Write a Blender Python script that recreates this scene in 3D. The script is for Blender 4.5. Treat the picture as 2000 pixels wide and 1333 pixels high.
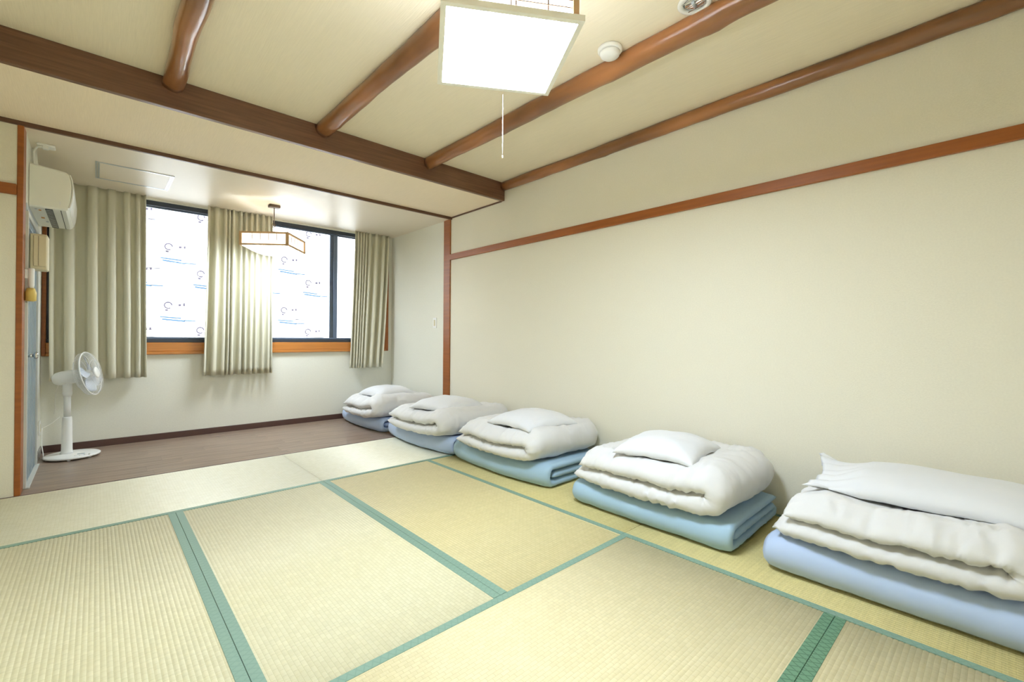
import bpy, math, random
import numpy as np
from mathutils import Vector, Matrix, noise

sc = bpy.context.scene
for o in list(bpy.data.objects): bpy.data.objects.remove(o)
random.seed(7)
PI = math.pi

# ------------------------------------------------------------------ camera
cd = bpy.data.cameras.new('camera'); cam = bpy.data.objects.new('camera', cd)
sc.collection.objects.link(cam); sc.camera = cam
cd.sensor_width = 36.0; cd.lens = 15.935; cd.shift_y = -0.00488; cd.clip_start = 0.02
YAW, PITCH, ROLL = 0.7425, 0.0038, 0.0064
F = Vector((math.sin(YAW)*math.cos(PITCH), math.cos(YAW)*math.cos(PITCH), math.sin(PITCH)))
R = Vector((math.cos(YAW), -math.sin(YAW), 0)); U = R.cross(F)
R2 = R*math.cos(ROLL)+U*math.sin(ROLL); U2 = -R*math.sin(ROLL)+U*math.cos(ROLL)
M = Matrix((R2, U2, -F)).transposed().to_4x4(); M.translation = (-2.8793, 0, 1.0)
cam.matrix_world = M

# ------------------------------------------------------------------ world, sun, exposure
w = bpy.data.worlds.new('World'); sc.world = w; w.use_nodes = True
nt = w.node_tree; bg = nt.nodes['Background']
sky = nt.nodes.new('ShaderNodeTexSky'); sky.sky_type = 'NISHITA'; sky.sun_disc = False
sky.sun_elevation = math.radians(52); sky.sun_rotation = math.radians(180)
nt.links.new(sky.outputs[0], bg.inputs[0]); bg.inputs[1].default_value = 0.2
sd = bpy.data.lights.new('sun', 'SUN'); sd.energy = 23; sd.angle = 0.02; sd.color = (.97, .99, 1)
so = bpy.data.objects.new('sun', sd); sc.collection.objects.link(so)
so.rotation_euler = (math.radians(38), 0, math.radians(8))      # shines towards +Y, down on the wall opposite
LAMP_BOTTOM, LAMP_SIDE, PENDANT = 62.0, 3.6, 1.1
sc.view_settings.view_transform = 'Standard'; sc.view_settings.look = 'None'
sc.view_settings.gamma = 1; sc.view_settings.use_curve_mapping = False
sc.view_settings.exposure = 0.42
sc.cycles.max_bounces = 10; sc.cycles.diffuse_bounces = 7; sc.cycles.transparent_max_bounces = 12
sc.cycles.sample_clamp_indirect = 6

# ------------------------------------------------------------------ materials
def lin(c):
    return tuple(((v/255)/12.92 if v/255 <= .04045 else ((v/255+.055)/1.055)**2.4) for v in c)
def rgb(r, g, b): return (*lin((r, g, b)), 1)
def mat(name, col, rough=.6, metal=0, bump=0, bscale=40, vary=0, vscale=3, stretch=(1, 1, 1), spec=.5, coat=0, emit=None, estr=0, detail=3, bdist=.01, sheen=0, sss=0):
    m = bpy.data.materials.new(name); m.use_nodes = True
    n = m.node_tree; b = n.nodes['Principled BSDF']
    b.inputs['Base Color'].default_value = col; b.inputs['Roughness'].default_value = rough
    b.inputs['Metallic'].default_value = metal; b.inputs['Specular IOR Level'].default_value = spec
    b.inputs['Coat Weight'].default_value = coat; b.inputs['Coat Roughness'].default_value = .12
    if sheen: b.inputs['Sheen Weight'].default_value = sheen
    if emit: b.inputs['Emission Color'].default_value = emit; b.inputs['Emission Strength'].default_value = estr
    tc = n.nodes.new('ShaderNodeTexCoord'); mp = n.nodes.new('ShaderNodeMapping')
    mp.inputs['Scale'].default_value = stretch; n.links.new(tc.outputs['Object'], mp.inputs[0])
    if vary:
        t = n.nodes.new('ShaderNodeTexNoise'); t.inputs['Scale'].default_value = vscale; t.inputs['Detail'].default_value = detail
        n.links.new(mp.outputs[0], t.inputs['Vector'])
        mx = n.nodes.new('ShaderNodeMix'); mx.data_type = 'RGBA'
        mx.inputs['A'].default_value = tuple(min(1, c*(1-vary)) for c in col[:3])+(1,)
        mx.inputs['B'].default_value = tuple(min(1, c*(1+vary)) for c in col[:3])+(1,)
        r = n.nodes.new('ShaderNodeMapRange'); r.inputs['From Min'].default_value = .3; r.inputs['From Max'].default_value = .7
        n.links.new(t.outputs['Fac'], r.inputs['Value']); n.links.new(r.outputs[0], mx.inputs['Factor'])
        n.links.new(mx.outputs['Result'], b.inputs['Base Color'])
    if bump:
        t2 = n.nodes.new('ShaderNodeTexNoise'); t2.inputs['Scale'].default_value = bscale; t2.inputs['Detail'].default_value = 4
        n.links.new(mp.outputs[0], t2.inputs['Vector'])
        bp = n.nodes.new('ShaderNodeBump'); bp.inputs['Strength'].default_value = bump; bp.inputs['Distance'].default_value = bdist
        n.links.new(t2.outputs['Fac'], bp.inputs['Height']); n.links.new(bp.outputs[0], b.inputs['Normal'])
    return m
MT = {}
MT['wall'] = mat('wallpaper', rgb(228, 223, 205), .75, bump=.25, bscale=160, vary=.02, vscale=120, bdist=.003, spec=.3)
MT['wall_alcove'] = mat('alcove_wallpaper', rgb(228, 227, 214), .75, bump=.15, bscale=160, vary=.02, vscale=80, bdist=.003, spec=.3)
MT['ceil'] = mat('ceiling_cloth', rgb(238, 227, 203), .8, bump=.3, bscale=30, stretch=(8, .35, 1), vary=.025, vscale=24, bdist=.003, spec=.2)
MT['soffit'] = mat('soffit_cloth', rgb(240, 224, 198), .75, bump=.25, bscale=30, stretch=(8, .35, 1), vary=.025, vscale=24, bdist=.003, spec=.2)
MT['alc_ceil'] = mat('alcove_ceiling_paper', rgb(230, 219, 200), .42, bump=.08, bscale=90, bdist=.003, spec=.4)
MT['log'] = mat('lacquered_log', rgb(150, 99, 58), .28, vary=.42, vscale=3, stretch=(2, .5, 2), bump=.25, bscale=14, coat=.5, bdist=.01)
MT['beam'] = mat('stained_beam', rgb(112, 78, 56), .38, vary=.25, vscale=5, stretch=(.6, 8, 14), bump=.15, bscale=25, bdist=.004, coat=.1)
MT['trimd'] = mat('dark_trim', rgb(98, 68, 50), .4, vary=.15, vscale=6, stretch=(.6, .6, 8))
MT['rail'] = mat('varnished_rail', rgb(150, 84, 30), .4, vary=.14, vscale=5, stretch=(.6, .6, 10))
MT['sill'] = mat('honey_wood', rgb(188, 120, 52), .3, vary=.12, vscale=5, stretch=(.6, 1, 14), coat=.4)
MT['base'] = mat('dark_baseboard', rgb(84, 58, 50), .5)
MT['plank'] = mat('walnut_vinyl', rgb(146, 126, 109), .32, vary=.55, vscale=3.2, stretch=(.5, 10, 1), bump=.08, bscale=20, detail=6, bdist=.002)
MT['grey'] = mat('grey_baseboard', rgb(150, 146, 138), .5)
MT['tatami'] = mat('tatami_rush', rgb(219, 212, 177), .5, vary=.04, vscale=1.6, stretch=(3, 70, 1), bump=.5, bscale=9, bdist=.0015, detail=4, spec=.4)
MT['tatami2'] = mat('tatami_rush_yellowed', rgb(212, 199, 152), .5, vary=.06, vscale=1.6, stretch=(3, 70, 1), bump=.5, bscale=9, bdist=.0015, detail=4, spec=.4)
MT['tatami3'] = mat('tatami_rush_dark_yellow', rgb(212, 199, 142), .5, vary=.08, vscale=1.6, stretch=(3, 70, 1), bump=.5, bscale=9, bdist=.0015, detail=4, spec=.4)  # deeper yellow tint of the mats along the right wall
MT['tatami5'] = mat('tatami_rush_warm', rgb(222, 210, 170), .5, vary=.04, vscale=1.6, stretch=(3, 70, 1), bump=.5, bscale=9, bdist=.0015, detail=4, spec=.4)
MT['tatami4'] = mat('tatami_rush_window_sheen', rgb(238, 235, 214), .48, vary=.02, vscale=1.6, stretch=(3, 70, 1), bump=.3, bscale=9, bdist=.001, detail=4, spec=.6)  # rush colour whitened, the window's sheen is painted in
def weave(m):
    n = m.node_tree; b = n.nodes['Principled BSDF']; tc = n.nodes.new('ShaderNodeTexCoord'); mp = n.nodes.new('ShaderNodeMapping')
    mp.inputs['Rotation'].default_value = (0, 0, PI/2); n.links.new(tc.outputs['Object'], mp.inputs[0])
    br = n.nodes.new('ShaderNodeTexBrick'); br.inputs['Scale'].default_value = 10; br.inputs['Brick Width'].default_value = .30; br.inputs['Row Height'].default_value = .148
    br.inputs['Mortar Size'].default_value = .010; br.inputs['Mortar Smooth'].default_value = .6; br.offset = .5
    br.inputs['Color1'].default_value = (1, 1, 1, 1); br.inputs['Color2'].default_value = (.94, .935, .90, 1); br.inputs['Mortar'].default_value = (.80, .78, .68, 1)
    n.links.new(mp.outputs[0], br.inputs['Vector'])
    src = b.inputs['Base Color'].links[0].from_socket
    mx = n.nodes.new('ShaderNodeMix'); mx.data_type = 'RGBA'; mx.blend_type = 'MULTIPLY'; mx.inputs['Factor'].default_value = 1
    n.links.new(src, mx.inputs['A']); n.links.new(br.outputs['Color'], mx.inputs['B']); n.links.new(mx.outputs['Result'], b.inputs['Base Color'])
for k_ in ('tatami', 'tatami2', 'tatami3', 'tatami4', 'tatami5'): weave(MT[k_])
def heri_mat(name, c1, c2, s=62):
    m = mat(name, c1, .6); n = m.node_tree; b = n.nodes['Principled BSDF']
    tc = n.nodes.new('ShaderNodeTexCoord'); prev = None
    for a in (32, -32):
        mp = n.nodes.new('ShaderNodeMapping'); mp.inputs['Rotation'].default_value = (0, 0, math.radians(a))
        n.links.new(tc.outputs['Object'], mp.inputs[0])
        wv = n.nodes.new('ShaderNodeTexWave'); wv.bands_direction = 'Y'; wv.inputs['Scale'].default_value = s/3.0
        n.links.new(mp.outputs[0], wv.inputs['Vector'])
        r = n.nodes.new('ShaderNodeMapRange'); r.inputs['From Min'].default_value = .86; r.inputs['From Max'].default_value = 1.0
        n.links.new(wv.outputs['Fac'], r.inputs['Value'])
        if prev is None: prev = r
        else:
            mm = n.nodes.new('ShaderNodeMath'); mm.operation = 'MAXIMUM'
            n.links.new(prev.outputs[0], mm.inputs[0]); n.links.new(r.outputs[0], mm.inputs[1]); prev = mm
    mx = n.nodes.new('ShaderNodeMix'); mx.data_type = 'RGBA'; mx.inputs['A'].default_value = c1; mx.inputs['B'].default_value = c2
    n.links.new(prev.outputs[0], mx.inputs['Factor']); n.links.new(mx.outputs['Result'], b.inputs['Base Color'])
    return m
MT['heri'] = heri_mat('green_border_cloth', rgb(126, 154, 136), rgb(118, 147, 129), 42)
MT['heri2'] = heri_mat('dark_green_border_cloth', rgb(100, 138, 110), rgb(72, 108, 82), 42)
MT['curtain'] = mat('curtain_cloth', rgb(208, 204, 182), .8, bump=.1, bscale=300, bdist=.001, sheen=.1)
MT['white'] = mat('white_cotton', rgb(216, 215, 214), .8, bump=.5, bscale=14, bdist=.006, sheen=.15)
MT['pillow'] = mat('white_pillowcase', rgb(220, 221, 224), .7, bump=.4, bscale=11, bdist=.006, sheen=.15)
MT['blue'] = mat('periwinkle_cotton', rgb(178, 196, 226), .7, bump=.2, bscale=25, bdist=.003, sheen=.1)
MT['teal'] = mat('pale_teal_cotton', rgb(160, 189, 210), .7, bump=.2, bscale=25, bdist=.003, sheen=.1)
MT['plastic'] = mat('white_plastic', rgb(238, 238, 234), .35)
MT['ac'] = mat('air_conditioner_plastic', rgb(240, 240, 230), .4)
MT['ivory'] = mat('ivory_plastic', rgb(216, 206, 172), .45)
MT['dark'] = mat('dark_plastic', rgb(70, 72, 70), .5)
MT['alu'] = mat('aluminium', rgb(196, 204, 210), .3, metal=.6)
MT['alud'] = mat('dark_window_metal', rgb(62, 68, 78), .4, metal=.3)
MT['sash'] = mat('sash_metal_flare_tint', rgb(98, 112, 134), .35, metal=.2)  # lightened to blue-grey, window flare is put into the colour
MT['door'] = mat('blue_grey_door', rgb(132, 150, 162), .4)
MT['doorf'] = mat('door_frame_paint', rgb(205, 205, 196), .4)
MT['chrome'] = mat('chrome', rgb(215, 215, 215), .12, metal=1)
MT['pale'] = mat('pale_lamp_wood', rgb(205, 168, 124), .5, vary=.08, vscale=8)
MT['lampframe'] = mat('lamp_frame_paint', rgb(250, 248, 240), .5)
MT['bronze'] = mat('brown_metal', rgb(84, 66, 52), .4, metal=.4)
MT['thinwood'] = mat('lattice_wood', rgb(110, 84, 60), .5)
MT['paper'] = mat('shade_paper', rgb(250, 246, 236), .7, emit=(.98, .99, 1, 1), estr=LAMP_SIDE)
MT['diff'] = mat('lamp_diffuser', rgb(250, 250, 250), .5, emit=(.83, .97, 1.13, 1), estr=LAMP_BOTTOM)
MT['ppaper'] = mat('pendant_paper', rgb(250, 244, 232), .7, emit=(1, .97, .9, 1), estr=PENDANT)
MT['pdiff'] = mat('pendant_diffuser', rgb(250, 250, 250), .5, emit=(.87, .985, 1.12, 1), estr=40)
MT['cord'] = mat('white_cord', rgb(236, 234, 226), .5)
MT['yellow'] = mat('yellow_plastic', rgb(222, 196, 108), .5)
MT['orange'] = mat('orange_print', rgb(214, 150, 80), .6)
MT['wrap'] = mat('house_wrap', rgb(236, 238, 240), .8)
MT['pblue'] = mat('wrap_print_blue', rgb(44, 74, 100), .8)
MT['pgrey'] = mat('wrap_print_grey', rgb(56, 50, 66), .8)
MT['ground'] = mat('outside_concrete', rgb(150, 150, 145), .9)
MT['fanclear'] = mat('pale_fan_blade', rgb(214, 220, 230), .25)
def glassmat():
    m = bpy.data.materials.new('window_glass'); m.use_nodes = True; n = m.node_tree
    for x in list(n.nodes): n.nodes.remove(x)
    o = n.nodes.new('ShaderNodeOutputMaterial'); t = n.nodes.new('ShaderNodeBsdfTransparent'); g = n.nodes.new('ShaderNodeBsdfGlossy')
    t.inputs[0].default_value = (.95, .97, .98, 1); g.inputs['Roughness'].default_value = .02
    f = n.nodes.new('ShaderNodeFresnel'); f.inputs[0].default_value = 1.45; x = n.nodes.new('ShaderNodeMixShader')
    n.links.new(f.outputs[0], x.inputs[0]); n.links.new(t.outputs[0], x.inputs[1]); n.links.new(g.outputs[0], x.inputs[2]); n.links.new(x.outputs[0], o.inputs[0])
    return m
MT['glass'] = glassmat()

# ------------------------------------------------------------------ mesh helpers (world coordinates in, object at its parent's origin)
WL = {}      # world location of every object made here
def link(name, me, parent=None, loc=None):
    o = bpy.data.objects.new(name, me); sc.collection.objects.link(o)
    base = WL[parent.name] if parent else Vector((0, 0, 0))
    loc = Vector(loc) if loc is not None else base.copy()
    if parent: o.parent = parent; o.location = loc-base
    else: o.location = loc
    WL[o.name] = loc
    return o
class MB:
    def __init__(s): s.v = []; s.f = []; s.sm = []
    def add(s, vs, fs, smooth=False):
        k = len(s.v); s.v += [tuple(v) for v in vs]
        for f in fs: s.f.append(tuple(i+k for i in f)); s.sm.append(smooth)
        return s
    def box(s, x0, x1, y0, y1, z0, z1, bev=0):
        if not bev:
            vs = [(x, y, z) for z in (z0, z1) for x, y in ((x0, y0), (x1, y0), (x1, y1), (x0, y1))]
            s.add(vs, [(3, 2, 1, 0), (4, 5, 6, 7), (0, 1, 5, 4), (1, 2, 6, 5), (2, 3, 7, 6), (3, 0, 4, 7)])
        else:
            b = bev; rows = []
            for z, i in ((z0, b), (z0+b, 0), (z1-b, 0), (z1, b)):
                r = []
                for (cx, sx), (cy, sy) in (((x0, 1), (y0, 1)), ((x1, -1), (y0, 1)), ((x1, -1), (y1, -1)), ((x0, 1), (y1, -1))):
                    p = [(cx+sx*(b+i), cy+sy*i), (cx+sx*i, cy+sy*(b+i))]
                    if (sx*sy) < 0: p = p
                    if (sx, sy) in ((1, 1), (-1, -1)): p = p[::-1]
                    r += p
                rows.append([(x, y, z) for x, y in r])
            s.rings(rows, True, True, False)
        return s
    def rings(s, rows, cap0=True, cap1=True, smooth=True):
        n = len(rows[0]); vs = [p for r in rows for p in r]; fs = []
        for i in range(len(rows)-1):
            for j in range(n):
                fs.append((i*n+j, i*n+(j+1) % n, (i+1)*n+(j+1) % n, (i+1)*n+j))
        s.add(vs, fs, smooth)
        k = len(s.v)-len(vs)
        if cap0: s.f.append(tuple(k+j for j in range(n))[::-1]); s.sm.append(False)
        if cap1: s.f.append(tuple(k+(len(rows)-1)*n+j for j in range(n))); s.sm.append(False)
        return s
    def tube(s, pts, r, n=8, caps=True):
        pts = [Vector(p) for p in pts]; rows = []; prev = None
        for i, p in enumerate(pts):
            t = (pts[min(i+1, len(pts)-1)]-pts[max(i-1, 0)]).normalized()
            a = prev if prev is not None else (Vector((0, 0, 1)) if abs(t.z) < .9 else Vector((1, 0, 0)))
            x = (a-t*a.dot(t)).normalized(); y = t.cross(x); prev = x
            rr = r[i] if isinstance(r, (list, tuple)) else r
            rows.append([tuple(p+x*(rr*math.cos(2*PI*j/n))+y*(rr*math.sin(2*PI*j/n))) for j in range(n)])
        return s.rings(rows, caps, caps)
    def lathe(s, prof, origin=(0, 0, 0), axis=(0, 0, 1), n=32, sx=1, sy=1):
        ax = Vector(axis).normalized(); a = Vector((0, 0, 1)) if abs(ax.z) < .9 else Vector((1, 0, 0))
        x = (a-ax*a.dot(ax)).normalized() if abs(ax.z) < .9 else Vector((1, 0, 0)); y = ax.cross(x); o = Vector(origin)
        rows = [[tuple(o+ax*h+x*(r*sx*math.cos(2*PI*j/n))+y*(r*sy*math.sin(2*PI*j/n))) for j in range(n)] for r, h in prof]
        return s.rings(rows)
    def obb(s, c, u, v, wv, a, b, cc):     # oriented box, half sizes a b cc
        c, u, v, wv = Vector(c), Vector(u), Vector(v), Vector(wv)
        vs = [c+u*(a*i)+v*(b*j)+wv*(cc*k) for k in (-1, 1) for i, j in ((-1, -1), (1, -1), (1, 1), (-1, 1))]
        return s.add(vs, [(3, 2, 1, 0), (4, 5, 6, 7), (0, 1, 5, 4), (1, 2, 6, 5), (2, 3, 7, 6), (3, 0, 4, 7)])
    def build(s, name, m, parent=None, loc=None):
        base = Vector(loc) if loc is not None else (WL[parent.name] if parent else Vector((0, 0, 0)))
        me = bpy.data.meshes.new(name); me.from_pydata([(v[0]-base.x, v[1]-base.y, v[2]-base.z) for v in s.v], [], s.f)
        me.polygons.foreach_set('use_smooth', s.sm); me.materials.append(MT[m] if isinstance(m, str) else m); me.update()
        return link(name, me, parent, base)
def thing(name, loc, label, cat, group=None):
    o = link(name, None, None, loc); o.empty_display_size = .05
    return tag(o, label, cat, group)
def tag(o, label, cat=None, group=None):
    o['label'] = label
    if cat: o['category'] = cat
    if group: o['group'] = group
    return o
def struct(o): o['kind'] = 'structure'; return o

# ------------------------------------------------------------------ measures of the room
YB, YT, YBM = 5.499, 4.133, 3.254          # window wall, threshold, big beam
ZM, ZS, ZA = 2.484, 2.323, 2.305           # main ceiling, soffit, alcove ceiling
XA, XM, YR = -3.221, -3.42, -.5            # alcove side wall, main room side wall, rear wall

def wallbox(name, b, m='wall'): return struct(MB().box(*b).build(name, m))
wallbox('wall_right', (0, .12, YR, YT+.02, -.06, 2.6))
wallbox('wall_alcove_right', (0, .12, YT+.02, YB+.15, -.06, 2.6), 'wall_alcove')
wallbox('wall_rear', (XM-.12, .12, YR-.12, YR, -.06, 2.6))
wallbox('wall_left', (XM-.12, XM, YR, YT+.1, -.06, 2.6))
wallbox('wall_return', (XM, XA-.025, YT, YT+.1, -.06, 2.6))
wallbox('wall_alcove_left', (XA-.14, XA, YT+.1, YB+.15, -.06, 2.6), 'wall_alcove')
WX0, WX1, WZ0, WZ1 = -3.205, -.085, .83, 2.29   # rough opening
mb = MB().box(XA, 0, YB, YB+.15, -.06, WZ0).box(XA, 0, YB, YB+.15, WZ1, 2.6).box(XA, WX0, YB, YB+.15, WZ0, WZ1).box(WX1, 0, YB, YB+.15, WZ0, WZ1)
struct(mb.build('wall_window', 'wall_alcove'))
wallbox('ceiling', (XM, 0, YR, YBM+.02, ZM, 2.6), 'ceil')
wallbox('ceiling', (XM, 0, YBM+.036, YT, ZS, 2.6), 'soffit')
wallbox('ceiling', (XA, 0, YT+.012, YB, ZA, 2.6), 'alc_ceil')

# floor slab with the tatami mats, and the boarded floor of the alcove
fl = wallbox('floor', (XM, 0, YR, YT-.008, -.1, -.0505), 'ground')
HW = .033
def tatami(x0, x1, y0, y1, m, heri=('heri', 'heri'), sides=(1, 1), label=None):
    along_x = (x1-x0) > (y1-y0); g = .0012
    L = (x1-x0 if along_x else y1-y0)-2*g; W = (y1-y0 if along_x else x1-x0)-2*g
    c = Vector(((x0+x1)/2, (y0+y1)/2, 0))
    pitch = .0148; pts = [(-W/2, -.05), (-W/2, 0)]; nr = int(W/2/pitch-.2)*2; k = 6
    for i in range(nr*k+1):
        t = i/k-nr/2; pts.append((pitch*t, -.0018*(1-abs(math.sin(PI*t))**.7)))
    pts += [(W/2, 0), (W/2, -.05)]; n = len(pts); mb = MB()
    vs = [(x, -L/2, z) for x, z in pts]+[(x, L/2, z) for x, z in pts]
    for i in range(n-1): mb.f.append((i, i+1, i+1+n, i+n)[::-1]); mb.sm.append(2 < i < n-4)
    mb.v = vs; mb.f += [tuple(range(n)), tuple(range(n, 2*n))[::-1]]; mb.sm += [False, False]
    o = mb.build('tatami_mat', m, None, (0, 0, 0)); o.parent = fl; o.location = c
    if along_x: o.rotation_euler.z = -PI/2
    WL[o.name] = c
    if label: o['label'] = label
    for s_, on, hm_ in zip((-1, 1), sides, heri):
        if not on: continue
        a, b = sorted((s_*(W/2+.0004), s_*(W/2-HW)))
        h = MB().box(a, b, -L/2-.0004, L/2+.0004, -.03, .0014, .0006).build('border_cloth', hm_, None, (0, 0, 0))
        h.parent = o; h.location = (0, 0, 0)
    return o
# along-x mats are rotated by -90 degrees: local -x side is the far (+Y) side
XA1, XB1, XC1, YT1, YE1, YF1 = -2.5417, -1.7154, -.9025, 3.165, 1.3243, .4159
tatami(XM, XB1, YT1, YT-.012, 'tatami4', sides=(0, 1), label='tatami mat with window sheen painted into its pale colour')
tatami(XB1, 0, YT1, YT-.012, 'tatami4', sides=(0, 1), label='tatami mat with window sheen painted into its pale colour')
tatami(XM, XA1, YE1, YT1, 'tatami')
tatami(XA1, XB1, YE1, YT1, 'tatami')
tatami(XB1, XC1, YE1, YT1, 'tatami2', sides=(1, 0), label='yellower tatami mat')
tatami(XC1, 0, YE1, YT1, 'tatami3', label='darker yellow tatami mat')
tatami(XC1, 0, YR, YE1, 'tatami3', label='darker yellow tatami mat')
tatami(-2.74, XC1, YF1, YE1, 'tatami5', ('heri', 'heri2'))
tatami(-2.74, XC1, YR, YF1, 'tatami5', ('heri2', 'heri2'))
tatami(XM, -2.74, YR, YE1, 'tatami')
struct(MB().box(XM, 0, YT-.0115, YT+.0, -.05, .0015).build('trim_1', 'base'))

fl2 = wallbox('floor', (XA, 0, YT, YB, -.1, -.0125), 'ground')
rows = 9; bw = (YB-YT)/rows
for r in range(rows):
    x = XA-random.random()*.8
    while x < 0:
        x1 = min(x+.92, 0); xx = max(x, XA)
        if x1-xx > .02:
            y0 = YT+r*bw
            o = MB().box(xx+.0002, x1-.0002, y0+.0002, y0+bw-.0002, -.012, 0, .0006).build('floor_board', 'plank', None, ((xx+x1)/2+random.random()*0, y0, 0))
            o.parent = fl2
        x += .92
# baseboards
struct(MB().box(XA, 0, YB-.012, YB, 0, .06, .002).build('baseboard_window', 'base'))
struct(MB().box(-.01, 0, YT+.14, YB-.012, 0, .06, .002).build('baseboard_right', 'base'))
struct(MB().box(XA, XA+.01, 5.04, YB-.012, 0, .06, .002).build('baseboard_left', 'grey'))

# posts, rails and thin trims
struct(MB().box(-.012, .004, YT+.01, YT+.135, 0, ZA+.0, .003).build('trim_2', 'rail'))        # right post
struct(MB().box(-3.246, XA+.003, YT-.008, YT+.13, 0, ZA, .003).build('trim_3', 'rail'))         # left post
struct(MB().box(-.022, 0, YR, YT+.01, 1.851, 1.914, .003).build('trim_4', 'rail'))              # picture rail, right wall
struct(MB().box(XM, -3.246, YT-.02, YT, 1.861, 1.927, .003).build('trim_5', 'rail'))
struct(MB().box(XM, 0, YT-.012, YT+.012, 2.296, 2.327, .002).build('trim_6', 'trimd'))
struct(MB().box(-.012, 0, YBM+.036, YT-.012, 2.309, ZS, .002).build('trim_7', 'trimd'))

# big flat beam
bm_ = MB().box(XM, -.0, YBM, YBM+.036, 2.313, ZM, .003).build('ceiling_beam', 'beam', None, (XM/2, YBM, 2.4))
tag(bm_, 'wide flat dark brown beam crossing the ceiling in front of the lower ceiling strip', 'beam')

# round lacquered logs under the ceiling
def log(xc, r, seed, label, half=False, zc=None, r1=None):
    rows = []; n = 28; N = 90
    rr = random.Random(seed); zc = zc if zc is not None else ZM-.028
    knots = [(rr.uniform(YR, YBM), rr.uniform(PI*.9, PI*2.1)) for _ in range(16)]
    for i in range(N+1):
        y = YR+.002+(YBM-.002-YR)*i/N; t = i/N
        rad = (r1 if r1 else r)*(1-t)+r*t if r1 else r
        dx = .012*noise.noise(Vector((y*1.1, seed*3.1, 0)))+.004*noise.noise(Vector((y*4, seed, 5)))
        row = []
        for j in range(n):
            a = 2*PI*j/n; q = rad*(1+.10*noise.noise(Vector((y*2.3, seed, math.cos(a)*.8)))+.05*noise.noise(Vector((y*7, seed+9, math.sin(a)*1.5))))
            for ky, ka in knots:
                d = ((y-ky)/.05)**2+((a-ka)/.35)**2
                if d < 9: q += .007*math.exp(-d)
            x = xc+dx+q*math.cos(a); z = min(zc+q*math.sin(a), ZM-.0003)
            row.append((min(x, -.0005), y, z))
        rows.append(row)
    o = MB().rings(rows).build('ceiling_log', 'log', None, (xc, (YR+YBM)/2, ZM))
    return tag(o, label, 'beam')
log(-.838, .052, 3, 'round lacquered log under the ceiling beside the smoke detector, orange in the lamp light', r1=.06)
log(-1.70, .052, 5, 'round lacquered ceiling log that passes behind the big square lamp', r1=.058)
log(-2.568, .050, 8, 'leftmost round lacquered ceiling log, ending over the air conditioner side', r1=.054)
log(-.012, .042, 12, 'slim lacquered log in the corner where the right wall meets the ceiling', zc=2.448, r1=.045)

# ------------------------------------------------------------------ window
win = struct(link('window_1', None, None, (-1.645, YB, .83)))
X0, X1 = -3.237, -.053
jam = MB().box(X0+.018, -3.193, YB-.02, YB+.11, .818, 2.3, .003).build('window_jamb', 'rail', win)
jam = MB().box(-.098, X1, YB-.02, YB+.11, .818, 2.3, .003).build('window_jamb', 'rail', win)
MB().box(-3.193, -.098, YB-.03, YB+.11, .818, .846, .004).box(-3.193, -.098, YB-.018, YB+.11, .846, .932, .004).build('window_sill', 'sill', win)
fr = MB().box(-3.193, -.098, YB+.02, YB+.10, .932, .968, .003).box(-3.193, -.098, YB+.02, YB+.10, 2.246, 2.3, .003)
fr.box(-3.193, -3.16, YB+.02, YB+.10, .968, 2.246, .003).box(-.13, -.098, YB+.02, YB+.10, .968, 2.246, .003)
fro = fr.build('window_frame', 'alud', win)
sash_x = [(-3.16, -2.60, 0), (-2.64, -1.70, 1), (-1.74, -.705, 0), (-.79, -.13, 1)]
for a, b, k in sash_x:
    y = YB+.04+.022*k; pw = .048
    s_ = MB().box(a, b, y, y+.018, .968, .985, .002).box(a, b, y, y+.018, 2.232, 2.248, .002)
    if a > -2.62 or a < -3: s_.box(a, a+pw, y, y+.018, .985, 2.232, .002)
    if not (-2.7 < a < -2.6): pass
    s_.box(b-pw, b, y, y+.018, .985, 2.232, .002) if b > -2.5 or True else None
    so_ = s_.build('sash', 'sash', win)
    MB().box(a+.01, b-.01, y+.007, y+.011, .984, 2.233).build('glass_pane', 'glass', so_)

# ------------------------------------------------------------------ outside: a neighbouring wall under printed house wrap
WY = 6.95
wrap = thing('neighbouring_wall', (-1.6, WY, -1), 'white sheeted wall of the next building outside the window, printed with small blue and grey marks', 'wall')
MB().box(-7, 3.5, WY, WY+.15, -1, 5.2).build('wrap_sheet', 'wrap', wrap)
pb, pg = MB(), MB()
def bar(m, x, z, l, h, dz=0):
    y0, y1 = WY-.003, WY-.0005
    m.add([(x, y0, z), (x+l, y0, z+dz), (x+l, y0, z+dz+h), (x, y0, z+h), (x, y1, z), (x+l, y1, z+dz), (x+l, y1, z+dz+h), (x, y1, z+h)],
          [(0, 1, 2, 3), (7, 6, 5, 4), (0, 4, 5, 1), (3, 2, 6, 7), (1, 5, 6, 2), (0, 3, 7, 4)])
def ring(m, x, z, r, a0=0, a1=1.7*PI):
    n = 12
    for i in range(n):
        a, b = a0+(a1-a0)*i/n, a0+(a1-a0)*(i+1)/n
        xs = [(x+r*math.cos(a), z+r*math.sin(a)), (x+r*math.cos(b), z+r*math.sin(b)), (x+(r-.015)*math.cos(b), z+(r-.015)*math.sin(b)), (x+(r-.015)*math.cos(a), z+(r-.015)*math.sin(a))]
        m.add([(p, WY-.002, q) for p, q in xs], [(0, 1, 2, 3)])
rp = random.Random(4)
px_, pz_ = .66, .72
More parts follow.
